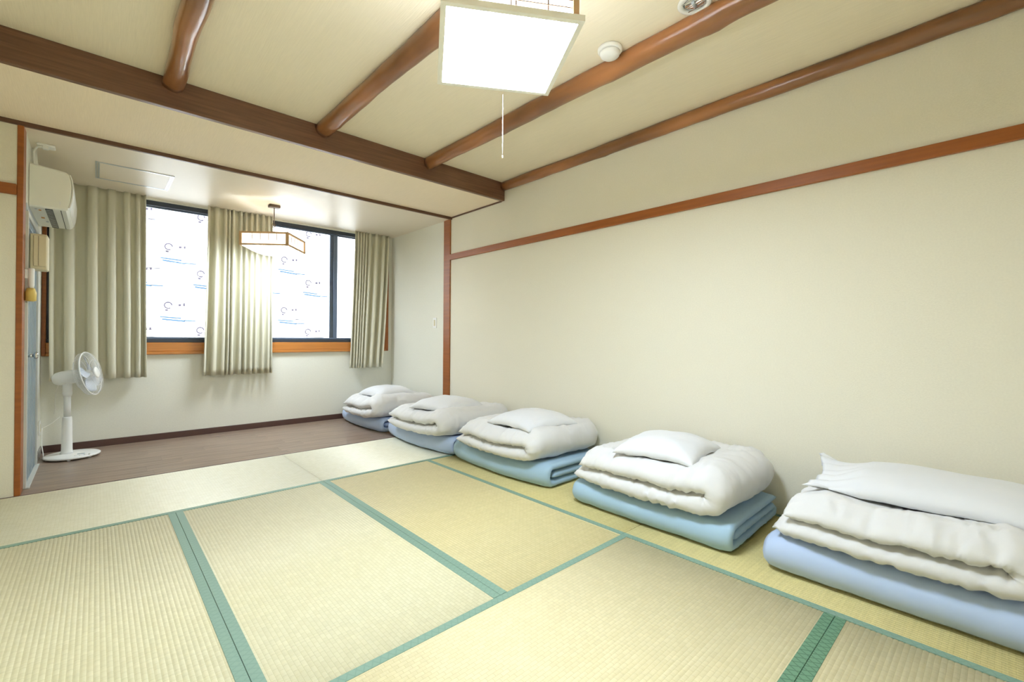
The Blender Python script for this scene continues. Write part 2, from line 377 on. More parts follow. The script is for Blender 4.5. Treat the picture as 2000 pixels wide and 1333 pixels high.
for i in range(-5, 5):
    for j in range(-2, 5):
        for k in (0, 1):
            x = -1.9+px_*i+k*px_*.5; z = .35+pz_*j+k*pz_*.42
            if x > -.62+.1*(1) or x < -4.4: continue
            ring(pg, x, z, .045); bar(pg, x-.03, z-.07, .03, .02); bar(pg, x+.10, z-.005, .03, .025); bar(pg, x+.15, z-.002, .02, .03)
            if j < 3:
                bar(pb, x-.08, z-.15, .21, .014, -.012); bar(pb, x-.06, z-.18, .23, .018, -.02); bar(pb, x+.16, z-.19, .12, .012, 0)
            for q in range(5):
                l = rp.uniform(.06, .26); bar(pg, x+rp.uniform(-.15, .2), z-rp.uniform(-.1, .34), l, .004, rp.uniform(-.03, .03)*l*2)
            if rp.random() < .5:
                xx = x+rp.uniform(-.1, .1); pg.box(xx, xx+.004, WY-.002, WY-.0005, z-.42, z-.24)
pb.build('blue_print', 'pblue', wrap); pg.build('grey_print', 'pgrey', wrap)
g = MB().box(-7, 3.5, YB+.15, WY, -1.1, -1).build('ground', 'ground'); tag(struct(g), 'narrow concrete strip between the two buildings')

# ------------------------------------------------------------------ curtains
def curtain(xt0, xt1, xb0, xb1, zb, folds, seed, label, amp=.03, yc=5.418, warp=None):
    nu, nv = folds*14, 26; rr = random.Random(seed)
    ph = [0]
    ws = warp if warp else [rr.uniform(.5, 1.6) for _ in range(folds)]
    tot = sum(ws); cum = [0]
    for q in ws: cum.append(cum[-1]+q/tot)
    am = [rr.uniform(.75, 1.2)*min(1.25, q/(tot/folds)+.35) for q in ws]
    vs = []
    for j in range(nv+1):
        t = j/nv; z = 2.3035+(zb-2.3035)*t
        x0 = xt0+(xb0-xt0)*t**1.4; x1 = xt1+(xb1-xt1)*t**1.4
        for i in range(nu+1):
            k = min(int(i/14), folds-1); f = i/14-k
            u = cum[k]+(cum[k+1]-cum[k])*f
            a = am[k]*(1-f)+am[min(k+1, folds-1)]*f
            A = amp*a*(.55+.55*t**.7)
            c = math.cos(2*PI*f)
            y = yc-A*(math.copysign(abs(c)**.75, c))+.006*noise.noise(Vector((u*9, t*1.7, seed)))
            x = x0+(x1-x0)*(u+.18*(cum[k+1]-cum[k])*math.sin(4*PI*f)*.35)+.006*noise.noise(Vector((u*7, t*2.5, seed+3)))*t
            vs.append((x, min(y, YB-.034), z+(.004*noise.noise(Vector((u*8, 3, seed))) if j == nv else 0)))
    n = nu+1; N = len(vs); th = .0016
    mb = MB(); fs = []
    for j in range(nv):
        for i in range(nu): a = j*n+i; fs.append((a, a+1, a+n+1, a+n))
    mb.add(vs, fs, True); o = None
    cx = (xt0+xt1)/2; root = thing('curtain', (cx, yc, zb), label, 'curtain', 'greenish beige curtains on the window wall')
    o = mb.build('curtain_panel', 'curtain', root)
    s_ = o.modifiers.new('s', 'SOLIDIFY'); s_.thickness = th; s_.offset = 0
    # stitched hem: a narrow band just in front of the cloth
    hv = []; nh = 4
    for j in range(nv-2, nv+1):
        pass
    return root
curtain(-3.175, -2.545, -3.165, -2.53, .612, 6, 1, 'widest curtain, left end of the window behind the electric fan', .036, warp=[1.5, 2.0, 1.6, 1.4, 1.0, .7])
curtain(-2.065, -1.765, -2.095, -1.775, .600, 5, 2, 'left half of the drawn-together middle pair of curtains', .036)
curtain(-1.765, -1.468, -1.775, -1.468, .600, 6, 3, 'right half of the middle pair of curtains, behind the hanging lamp', .034)
curtain(-.545, -.095, -.60, -.185, .615, 8, 4, 'curtain at the right end of the window above the farthest futon', .034, warp=[.8, .55, .55, .55, .7, 1.5, 1.6, 1.1])

# ------------------------------------------------------------------ big square ceiling lamp
def square_lamp():
    c = Vector((-1.79, 1.245, 2.03)); a = math.radians(-32); u = Vector((math.cos(a), math.sin(a), 0)); v = Vector((-u.y, u.x, 0)); zz = Vector((0, 0, 1))
    r = thing('ceiling_lamp', c, 'big square wood-framed paper lamp hanging from the main ceiling, brightly lit', 'lamp')
    H = .232; h = .215; top = .23
    fm = MB()
    for s_ in (-1, 1):
        fm.obb(c+v*(s_*(H-.009))+zz*.01, u, v, zz, H, .009, .010); fm.obb(c+u*(s_*(H-.009))+zz*.01, u, v, zz, .009, H-.018, .010)
    fm.build('bottom_frame', 'lampframe', r)
    MB().obb(c+zz*.008, u, v, zz, H-.018, H-.018, .002).build('diffuser', 'diff', r)
    for su in (-1, 1):
        for sv in (-1, 1):
            MB().obb(c+u*(su*(h-.008))+v*(sv*(h-.008))+zz*(.02+top/2), u, v, zz, .010, .010, top/2).build('corner_post', 'pale', r)
    tf = MB()
    for s_ in (-1, 1):
        tf.obb(c+v*(s_*(h-.004))+zz*(.02+top), u, v, zz, h, .007, .008); tf.obb(c+u*(s_*(h-.004))+zz*(.02+top), u, v, zz, .007, h-.011, .008)
    tf.build('top_frame', 'pale', r)
    for (d, e) in ((u, v), (u*-1, v), (v, u), (v*-1, u)):
        p = MB().obb(c+d*(h-.012)+zz*(.02+top/2), e, d, zz, h-.018, .0008, top/2-.004).build('paper_panel', 'paper', r)
        lt = MB()
        for q in (-.115, -.008, .008, .115): lt.obb(c+d*(h-.009)+e*q+zz*(.02+top/2), e, d, zz, .002, .0015, top/2-.004)
        for zq in (.035, .06, .085, .15, .175, .2): lt.obb(c+d*(h-.0065)+zz*(.02+zq), e, d, zz, h-.018, .001, .0014)
        lt.build('lattice', 'thinwood', p)['kind'] = 'stuff'
    MB().obb(c+zz*.20, u, v, zz, h-.035, h-.035, .004).build('added_light_stop', 'plastic', r)  # unseen plate added to cut the light thrown up on the ceiling
    hd = MB().tube([c+zz*(.25), c+zz*(ZM-2.03-.03)], .006); hd.obb(c+zz*.262, u, v, zz, h-.01, .012, .006); hd.build('hanger', 'bronze', r)
    MB().lathe([(.045, -.028), (.05, -.01), (.05, -.0005)], (c.x, c.y, ZM), n=24).build('ceiling_rose', 'plastic', r)
    pc = Vector((-1.60, 1.462, 0))
    MB().tube([(pc.x, pc.y, 2.045), (pc.x, pc.y, 1.79)], .0014, 6).build('pull_cord', 'cord', r)
    MB().lathe([(.001, .010), (.0028, .006), (.003, 0), (.0015, -.005)], (pc.x, pc.y, 1.775), n=10).build('cord_knob', 'ivory', r)
square_lamp()

# ------------------------------------------------------------------ alcove pendant
def pendant():
    cx, cy = -1.583, 4.92; a = math.radians(-38); u = Vector((math.cos(a), math.sin(a), 0)); v = Vector((-u.y, u.x, 0)); zz = Vector((0, 0, 1))
    z0, z1 = 1.868, 1.982; c = Vector((cx, cy, z0)); H = .222
    r = thing('pendant_lamp', c, 'small square shoji-style lamp hanging by a chain in front of the window', 'lamp')
    MB().box(cx-.05, cx+.05, cy-.03, cy+.03, ZA-.03, ZA-.0005, .004).build('ceiling_plate', 'bronze', r)
    ch = MB().tube([(cx, cy, ZA-.03), (cx, cy, 2.12)], .0045)
    for k in range(9):
        zc = 2.118-.014*k; ex = u if k % 2 else v
        ch.tube([Vector((cx, cy, zc))+ex*(.0045*math.cos(t))+zz*(.010*math.sin(t)) for t in [2*PI*i/8 for i in range(9)]], .0014, 5)
    ch.build('chain', 'bronze', r)
    cl = MB().tube([Vector((cx+.014*math.cos(t)*(1+.2*math.sin(3*t)), cy+.014*math.sin(t), 2.10+.018*math.sin(t*2+1))) for t in [2*PI*i/20 for i in range(27)]], .003, 6)
    cl.build('coiled_cord', 'bronze', r)
    MB().lathe([(.045, 0), (.04, .012), (.02, .02), (.006, .026)], (cx, cy, z1+.0), n=24).build('cap', 'bronze', r)
    MB().obb((cx, cy, z1+.002), u, v, zz, H-.01, .008, .004).obb((cx, cy, z1+.002), v, u, zz, H-.01, .008, .004).build('cross_bar', 'pale', r)
    for su in (-1, 1):
        for sv in (-1, 1):
            MB().obb(c+u*(su*(H-.010))+v*(sv*(H-.010))+zz*(.057), u, v, zz, .011, .011, .057).build('corner_post', 'pale', r)
    for zc, nm in ((z0, 'bottom_frame'), (z1, 'top_frame')):
        f = MB()
        for s_ in (-1, 1):
            f.obb(Vector((cx, cy, zc))+v*(s_*(H-.006)), u, v, zz, H, .009, .008); f.obb(Vector((cx, cy, zc))+u*(s_*(H-.006)), u, v, zz, .009, H-.015, .008)
        f.build(nm, 'pale', r)
    for (d, e) in ((u, v), (u*-1, v), (v, u), (v*-1, u)):
        p = MB().obb(c+d*(H-.012)+zz*.057, e, d, zz, H-.02, .0008, .051).build('paper_panel', 'ppaper', r)
        lt = MB()
        for q in (-.11, -.035, .04, .115): lt.obb(c+d*(H-.010)+e*q+zz*.075, e, d, zz, .0018, .0008, .033)
        for zq in (.07, .085): lt.obb(c+d*(H-.010)+e*(-.15)+zz*zq, e, d, zz, .045, .0008, .0012)
        lt.build('lattice', 'thinwood', p)['kind'] = 'stuff'
    MB().obb((cx, cy, z1-.02), u, v, zz, H-.03, H-.03, .003).build('added_light_stop', 'plastic', r)  # added inside the shade to block the diffuser's upward glow
    # bulging diffuser below the frame
    n = 14; vs = []; fs = []
    for i in range(n+1):
        for j in range(n+1):
            s_, t = -1+2*i/n, -1+2*j/n
            p = c+u*(s_*(H-.014))+v*(t*(H-.014)); d = .062*((1-s_*s_)**.6)*((1-t*t)**.6); vs.append((p.x, p.y, z0-.004-d))
    for i in range(n):
        for j in range(n): a_ = i*(n+1)+j; fs.append((a_, a_+1, a_+n+2, a_+n+1))
    MB().add(vs, fs, True).build('diffuser', 'pdiff', r)
pendant()

# ------------------------------------------------------------------ air conditioner
def aircon():
    r = thing('air_conditioner', (XA, 4.85, 1.87), 'white air conditioner mounted high on the left alcove wall', 'air conditioner')
    y0, y1 = 4.45, 5.235; xw = XA+.002
    prof = [(0, 1.868), (.178, 1.870), (.191, 1.880), (.202, 1.93), (.208, 1.99), (.209, 2.04), (.205, 2.09), (.196, 2.125), (.178, 2.142), (0, 2.165)]
    rows = []
    for y, ins in ((y0, .012), (y0+.006, .004), (y0+.016, 0), (y1-.016, 0), (y1-.006, .004), (y1, .012)):
        cz = 2.01
        rows.append([(xw+max(0, p[0]-ins if p[0] > .01 else 0), y, p[1]+(ins if p[1] < cz else -ins)) for p in prof][::-1])
    MB().rings(rows, smooth=False).build('body', 'ac', r)
    # front panel shell
    fp = [(.197, 1.892), (.208, 1.932), (.214, 1.99), (.2155, 2.04), (.211, 2.092), (.201, 2.126)]
    fi = [(x-.006, z) for x, z in fp][::-1]
    MB().rings([[(xw+x, y, z) for x, z in fp+fi][::-1] for y in (y0+.004, y1-.004)], smooth=False).build('front_panel', 'plastic', r)
    MB().box(xw+.075, xw+.112, y0+.02, y1-.04, 1.8635, 1.868).build('air_outlet', 'dark', r)
    fl_ = MB()
    for k in range(14): fl_.box(xw+.077, xw+.110, y0+.04+.05*k, y0+.044+.05*k, 1.862, 1.866)
    fl_.build('louver', 'ac', r)['kind'] = 'stuff'
    MB().box(xw+.150, xw+.154, y0+.02, y1-.02, 1.8665, 1.871).build('flap_gap', 'dark', r)
    for (x, y, a, b, m) in ((.022, 4.50, .012, .03, 'alu'), (.040, 4.53, .012, .035, 'orange'), (.035, 4.80, .018, .05, 'orange'), (.052, 4.95, .014, .05, 'alu')):
        MB().box(xw+x, xw+x+a, y, y+b, 1.8668, 1.8679).build('sticker', m, r)
    MB().box(xw+.145, xw+.152, y0-.0006, y0+.001, 1.905, 1.93, .0004).build('badge', 'plastic', r)
    # cord to the ceiling socket
    MB().tube([(xw+.02, 4.52, 2.15), (xw+.018, 4.50, 2.20), (xw+.02, 4.47, 2.25), (xw+.035, 4.45, 2.275), (xw+.05, 4.44, 2.28), (xw+.065, 4.44, 2.281)], .0055).build('power_cord', 'cord', r)
    MB().box(xw+.062, xw+.092, 4.425, 4.455, 2.266, 2.288, .003).build('plug', 'plastic', r)
    MB().tube([(xw+.035, 4.60, 2.14), (xw+.02, 4.60, 2.20), (xw+.012, 4.60, 2.30)], .012).build('pipe', 'ac', r)
    s_ = thing('ceiling_socket', (XA+.09, 4.47, 2.29), 'white power socket on the alcove ceiling above the air conditioner', 'socket')
    MB().box(XA+.035, XA+.125, 4.43, 4.51, 2.2885, ZA-.0005, .004).build('body', 'plastic', s_)
aircon()

# ------------------------------------------------------------------ ceiling hatch
h = thing('ceiling_hatch', (-2.653, 4.85, ZA), 'square access hatch with an aluminium frame in the alcove ceiling', 'hatch')
hm = MB(); x0, x1, y0, y1 = -2.893, -2.413, 4.61, 5.09
for a, b, c_, d in ((x0, x1, y0, y0+.01), (x0, x1, y1-.01, y1), (x0, x0+.010, y0+.01, y1-.01), (x1-.010, x1, y0+.01, y1-.01)): hm.box(a, b, c_, d, ZA-.005, ZA-.0003)
hm.build('outer_frame', 'alu', h)
hm = MB(); e = .0125
for a, b, c_, d in ((x0+e, x1-e, y0+e, y0+e+.005), (x0+e, x1-e, y1-e-.005, y1-e), (x0+e, x0+e+.013, y0+e, y1-e), (x1-e-.013, x1-e, y0+e, y1-e)): hm.box(a, b, c_, d, ZA-.004, ZA-.0003)
hm.build('inner_frame', 'alu', h)
MB().box(x0+.026, x1-.026, y0+.018, y1-.018, ZA-.003, ZA-.0003).build('hatch_panel', 'alc_ceil', h)

# ------------------------------------------------------------------ detectors on the main ceiling
d = thing('smoke_detector', (-.955, 1.37, ZM), 'white round smoke detector beside a lacquered ceiling log', 'detector')
MB().lathe([(.058, -.001), (.062, -.006), (.062, -.016), (.056, -.022)], (-.955, 1.37, ZM)).build('base', 'plastic', d)
MB().lathe([(.050, -.022), (.050, -.030), (.047, -.040), (.040, -.046), (.015, -.049)], (-.955, 1.37, ZM)).build('sensor_cap', 'plastic', d)
d = thing('emergency_light', (-.945, .93, ZM), 'round recessed emergency light with a glass lens at the top edge of the view', 'light')
MB().lathe([(.072, -.0005), (.072, -.005), (.066, -.010), (.05, -.010), (.048, -.003), (.048, -.0005)], (-.945, .93, ZM)).build('bezel', 'plastic', d)
MB().lathe([(.046, -.002), (.04, -.004), (.015, -.006)], (-.945, .93, ZM)).build('reflector', 'chrome', d)
MB().tube([(-.965, .93, ZM-.010), (-.925, .935, ZM-.010)], .007).build('bulb', 'alu', d)
b_ = MB()
for k in range(3): b_.box(-.985+.03*k, -.981+.03*k, .89, .97, ZM-.0125, ZM-.0105)
b_.build('wire_guard', 'chrome', d)

# ------------------------------------------------------------------ wall switch
s_ = thing('wall_switch', (0, 4.45, 1.165), 'small ivory light switch on the right alcove wall', 'switch')
MB().box(-.008, -.0005, 4.415, 4.485, 1.105, 1.225, .002).build('plate', 'plastic', s_)
MB().box(-.0115, -.008, 4.435, 4.465, 1.130, 1.200, .001).build('rocker', 'ivory', s_)

# ------------------------------------------------------------------ door and fittings on the alcove's left wall
D = struct(link('door_1', None, None, (XA, 4.62, 0)))
dx = XA
MB().box(dx, dx+.016, 4.272, 4.30, .006, 1.80, .002).box(dx, dx+.016, 4.985, 5.02, .006, 1.80, .002).box(dx, dx+.016, 4.30, 4.985, 1.765, 1.80, .002).build('door_frame', 'doorf', D)
lf = MB().box(dx, dx+.006, 4.301, 4.984, .012, 1.764).build('door_leaf', 'door', D)
rb = MB()
for k in range(6): y = 4.33+.115*k; rb.box(dx+.006, dx+.0085, y, y+.014, .03, 1.75)
rb.build('rib', 'alu', lf)
MB().tube([(dx+.006, 4.40, .86), (dx+.035, 4.40, .86)], .012, 14).lathe([(.018, 0), (.024, .006), (.024, .016), (.016, .022)], (dx+.035, 4.40, .86), (1, 0, 0), 18).build('door_handle', 'chrome', lf)
MB().box(dx, dx+.03, 4.28, 5.01, 0, .012, .002).build('threshold', 'doorf', D)

p = thing('notice_frame', (XA, 4.6, 1.66), 'silver-framed dark notice on the left alcove wall below the air conditioner', 'picture')
MB().box(dx+.0005, dx+.006, 4.29, 5.02, 1.81, 1.855).box(dx+.0005, dx+.02, 4.29, 5.02, 1.69, 1.70).box(dx+.0005, dx+.012, 4.29, 4.30, 1.70, 1.81).box(dx+.0005, dx+.012, 5.01, 5.02, 1.70, 1.81).build('frame', 'alu', p)
MB().box(dx+.0005, dx+.004, 4.30, 5.01, 1.70, 1.81).build('picture', 'dark', p)
pm = MB(); rr = random.Random(2)
for k in range(14):
    y = 4.32+rr.random()*.6; z = 1.705+rr.random()*.08; pm.box(dx+.004, dx+.0046, y, y+rr.uniform(.03, .1), z, z+rr.uniform(.005, .02))
pm.build('print', 'alu', p)['kind'] = 'stuff'

b = thing('wall_box', (XA, 4.38, 1.45), 'beige plastic box on the left alcove wall below the framed notice', 'box')
MB().box(dx+.0165, dx+.10, 4.31, 4.47, 1.432, 1.665, .006).build('housing', 'ivory', b)
MB().box(dx+.035, dx+.096, 4.302, 4.3105, 1.45, 1.655, .003).build('cover', 'ivory', b)
MB().box(dx+.058, dx+.0595, 4.3005, 4.3025, 1.455, 1.65).build('slot', 'bronze', b)
t = thing('torch', (XA+.03, 4.25, 1.22), 'white and yellow hand torch hanging on the left alcove wall below the beige box', 'torch')
MB().lathe([(.012, .0), (.015, .02), (.016, .12), (.014, .128)], (XA+.031, 4.25, 1.30), (.0, 0, 1), 16).build('handle', 'plastic', t)
MB().lathe([(.016, .0), (.026, .004), (.027, .055), (.018, .085)], (XA+.030, 4.25, 1.215), (0, 0, 1), 18).build('head', 'yellow', t)
MB().box(dx+.0005, dx+.016, 4.235, 4.265, 1.36, 1.42, .002).build('holder', 'plastic', t)

# ------------------------------------------------------------------ electric fan
def fan():
    bx, by = -3.015, 5.165; pxx, pyy = -3.048, 5.175
    r = thing('electric_fan', (bx, by, 0), 'white pedestal electric fan on the wood floor in front of the left curtain', 'fan')
    MB().lathe([(.165, .010), (.172, .014), (.174, .022), (.165, .028), (.08, .034), (.02, .036)], (bx, by, 0), n=48).build('base', 'plastic', r)
    for a in (.3, 1.9, 3.3, 4.6, 5.5):
        MB().lathe([(.011, 0), (.012, .005), (.012, .0115)], (bx+.145*math.cos(a), by+.145*math.sin(a), 0), n=12).build('foot', 'plastic', r)
    MB().box(bx+.03, bx+.075, by-.085, by-.07, .033, .0365, .001).build('display', 'alu', r)
    for k in range(4): MB().lathe([(.008, 0), (.007, .003)], (bx+.02+.028*k, by-.115, .0305), n=12).build('button', 'ac', r)
    MB().lathe([(.045, .030), (.036, .050), (.034, .07), (.031, .30), (.029, .325), (.026, .333)], (pxx, pyy, 0), n=28).build('lower_pole', 'plastic', r)
    MB().lathe([(.022, .325), (.022, .52)], (pxx, pyy, 0), n=24).build('upper_pole', 'plastic', r)
    MB().lathe([(.024, .50), (.030, .52), (.030, .60), (.024, .615)], (pxx, pyy, 0), n=24).build('neck', 'plastic', r)
    ax = Vector((.925, -.32, .20)).normalized(); hc = Vector((pxx+.012, pyy-.005, .655))
    MB().lathe([(.012, -.105), (.036, -.098), (.050, -.08), (.056, -.05), (.056, .0), (.052, .05), (.046, .075), (.02, .078)], hc, ax, 32).build('motor_housing', 'plastic', r)
    s_ = Vector((0, 0, 1))-ax*ax.z; s_.normalize(); t_ = ax.cross(s_)
    gc = hc+ax*.135; RR = .178
    def circ(c, rad, n=48): return [c+s_*(rad*math.cos(2*PI*i/n))+t_*(rad*math.sin(2*PI*i/n)) for i in range(n+1)]
    rim = MB().tube(circ(gc, RR), .0052, 8); rim.build('guard_ring', 'plastic', r)
    rg = MB(); fg = MB(); NS = 72
    for i in range(NS):
        a = 2*PI*i/NS; d = s_*math.cos(a)+t_*math.sin(a)
        rg.tube([gc+d*RR, gc+d*(RR-.006)-ax*.035, gc+d*(RR*.72)-ax*.062, gc+d*.05-ax*.062], .0009, 4)
        fg.tube([gc+d*RR, gc+d*(RR*.93)+ax*.022, gc+d*(RR*.6)+ax*.036, gc+d*.042+ax*.040], .0009, 4)
    for rad, o_ in ((RR*.72, -.062), (RR-.006, -.035)): rg.tube(circ(gc-ax*-o_ if False else gc+ax*o_, rad, 36), .0016, 5)
    for rad, o_ in ((RR*.6, .036),): fg.tube(circ(gc+ax*o_, rad, 36), .0012, 5)
    rgo = rg.build('rear_guard', 'plastic', r); rgo['kind'] = 'stuff'; fgo = fg.build('front_guard', 'plastic', r); fgo['kind'] = 'stuff'
    MB().lathe([(.046, 0), (.046, .006), (.036, .012), (.01, .013)], gc+ax*.036, ax, 28).build('guard_badge', 'plastic', r)
    MB().lathe([(.028, -.03), (.032, -.02), (.032, .012), (.02, .022), (.004, .026)], gc, ax, 24).build('hub', 'plastic', r)
    MB().tube([gc-ax*.06, gc-ax*.028], .006, 8).build('shaft', 'chrome', r)
    for k in range(5):
        a0 = 2*PI*k/5; vs = []; fs = []; nr, na = 8, 8
        for i in range(nr+1):
            rad = .028+(.155-.028)*i/nr; wdt = .35+.42*math.sin(PI*min(1, i/nr*.8+.1))
            for j in range(na+1):
                q = (j/na-.5); a = a0+q*wdt*1.15+.25*(i/nr); dd = s_*math.cos(a)+t_*math.sin(a)
                vs.append(gc+dd*(rad*(1-.06*(2*q)**2*(i/nr)))+ax*(.018*q*2-.006*(1-4*q*q)))
        for i in range(nr):
            for j in range(na): a_ = i*(na+1)+j; fs.append((a_, a_+1, a_+na+2, a_+na+1))
        o = MB().add(vs, fs, True).build('blade', 'fanclear', r); sm = o.modifiers.new('s', 'SOLIDIFY'); sm.thickness = .0018
    MB().tube([hc-ax*.07+Vector((0, 0, -.05)), hc-ax*.08+Vector((-.004, 0, -.09)), (-3.12, 5.19, .48), (-3.118, 5.19, .40), (-3.125, 5.19, .36)], .0022, 6).build('pull_string', 'cord', r)
    MB().tube([(bx-.165, by+.01, .02), (-3.195, 5.36, .03), (-3.205, 5.40, .09), (-3.207, 5.42, .16), (-3.205, 5.43, .22)], .0035, 6).tube([(-3.207, 5.43, .22), (-3.19, 5.44, .225), (-3.15, 5.45, .25), (-3.10, 5.46, .30)], .0025, 6).build('power_cord', 'cord', r)
    so = thing('wall_socket', (XA, 5.40, .2), 'small white wall socket low on the left alcove wall beside the fan', 'socket')
    MB().box(XA+.0005, XA+.008, 5.36, 5.43, .17, .29, .002).build('plate', 'plastic', so)
    MB().box(XA+.008, XA+.010, 5.375, 5.415, .20, .26, .001).build('outlet', 'ivory', so)
fan()

# ------------------------------------------------------------------ futons
def prof(d, r):
    d = max(0.0, min(1.0, d/r)); return math.sqrt(max(0, 1-(1-d)**2))
def polypath(segs, n):
    """segs: list of 2-D points, returns n+1 even samples with normals"""
    P = [Vector(p) for p in segs]; L = [0]
    for a, b in zip(P, P[1:]): L.append(L[-1]+(b-a).length)
    out = []
    for i in range(n+1):
        s = L[-1]*i/n; k = max(0, min(len(P)-2, next((q for q in range(len(L)-1) if L[q+1] >= s-1e-9), len(P)-2)))
        f = (s-L[k])/max(1e-9, L[k+1]-L[k]); out.append(P[k].lerp(P[k+1], f))
    nn = []
    for i in range(n+1):
        t = out[min(i+1, n)]-out[max(i-1, 0)]; t.normalize(); nn.append(Vector((-t.y, t.x)))
    return out, nn, L[-1]
def arc(cx, cz, r, a0, a1, n=10, sx=1): return [(cx+sx*r*math.cos(a0+(a1-a0)*i/n), cz+r*math.sin(a0+(a1-a0)*i/n)) for i in range(n+1)]

def slab(path, W, T, ns, nt, er_s, er_t, seed, place, disp=None, amp=.006, puck=.004, es=(1, 1), taper=.35, edge_min=.06):
    """padded cloth sheet following a folded 2-D path; W across; place(a, w, z, ...) -> world"""
    P, N, L = polypath(path, ns); vs = []; idx = {}
    def vert(i, j, side):
        s = L*i/ns; t = W*j/nt
        ds = min(s if es[0] else 9, (L-s) if es[1] else 9); dt = min(t, W-t)
        border = (i in (0, ns) or j in (0, nt))
        key = (i, j, 0 if border else side)
        if key in idx: return idx[key]
        p1 = prof(dt, er_t); p2 = prof(ds, er_s)
        # thin hem that swells inwards
        sw = taper+(1-taper)*(min(1, dt/(er_t*2.6))**.7)
        sw2 = taper+(1-taper)*(min(1, ds/(er_s*2.6))**.7)
        th = T/2*p1*p2*sw*sw2
        big = noise.noise(Vector((s*5.5, t*5.5, seed+side*4)))*amp+noise.noise(Vector((s*13, t*13, seed+7+side)))*amp*.45
        pk = puck*math.exp(-dt/(er_t*1.8))*noise.noise(Vector((s*34, t*7, seed+11)))+puck*math.exp(-ds/(er_s*1.8))*noise.noise(Vector((t*34, s*7, seed+13)))
        fine = noise.noise(Vector((s*26+3*noise.noise(Vector((s*3, t*3, seed))), t*9, seed+21)))
        fn = (1-abs(fine)*2.2); cr = puck*.55*max(0, fn)**3*(.4+.6*max(0, noise.noise(Vector((s*4, t*4, seed+30))))*2)
        q = P[i]+N[i]*(side*(th+(big*.6+pk-cr)*min(1, p1*p2*1.5))) if not border else P[i]+N[i]*(pk*1.3)
        co = place(q.x, t-W/2+(.006*noise.noise(Vector((s*6, seed, 2))) if border else 0), q.y, s/L, t/W, side)
        vs.append(co); idx[key] = len(vs)-1
        return idx[key]
    fs = []
    for side in (1, -1):
        for i in range(ns):
            for j in range(nt):
                f = [vert(i, j, side), vert(i+1, j, side), vert(i+1, j+1, side), vert(i, j+1, side)]
                fs.append(tuple(f if side < 0 else f[::-1]))
    return MB().add(vs, fs, True)

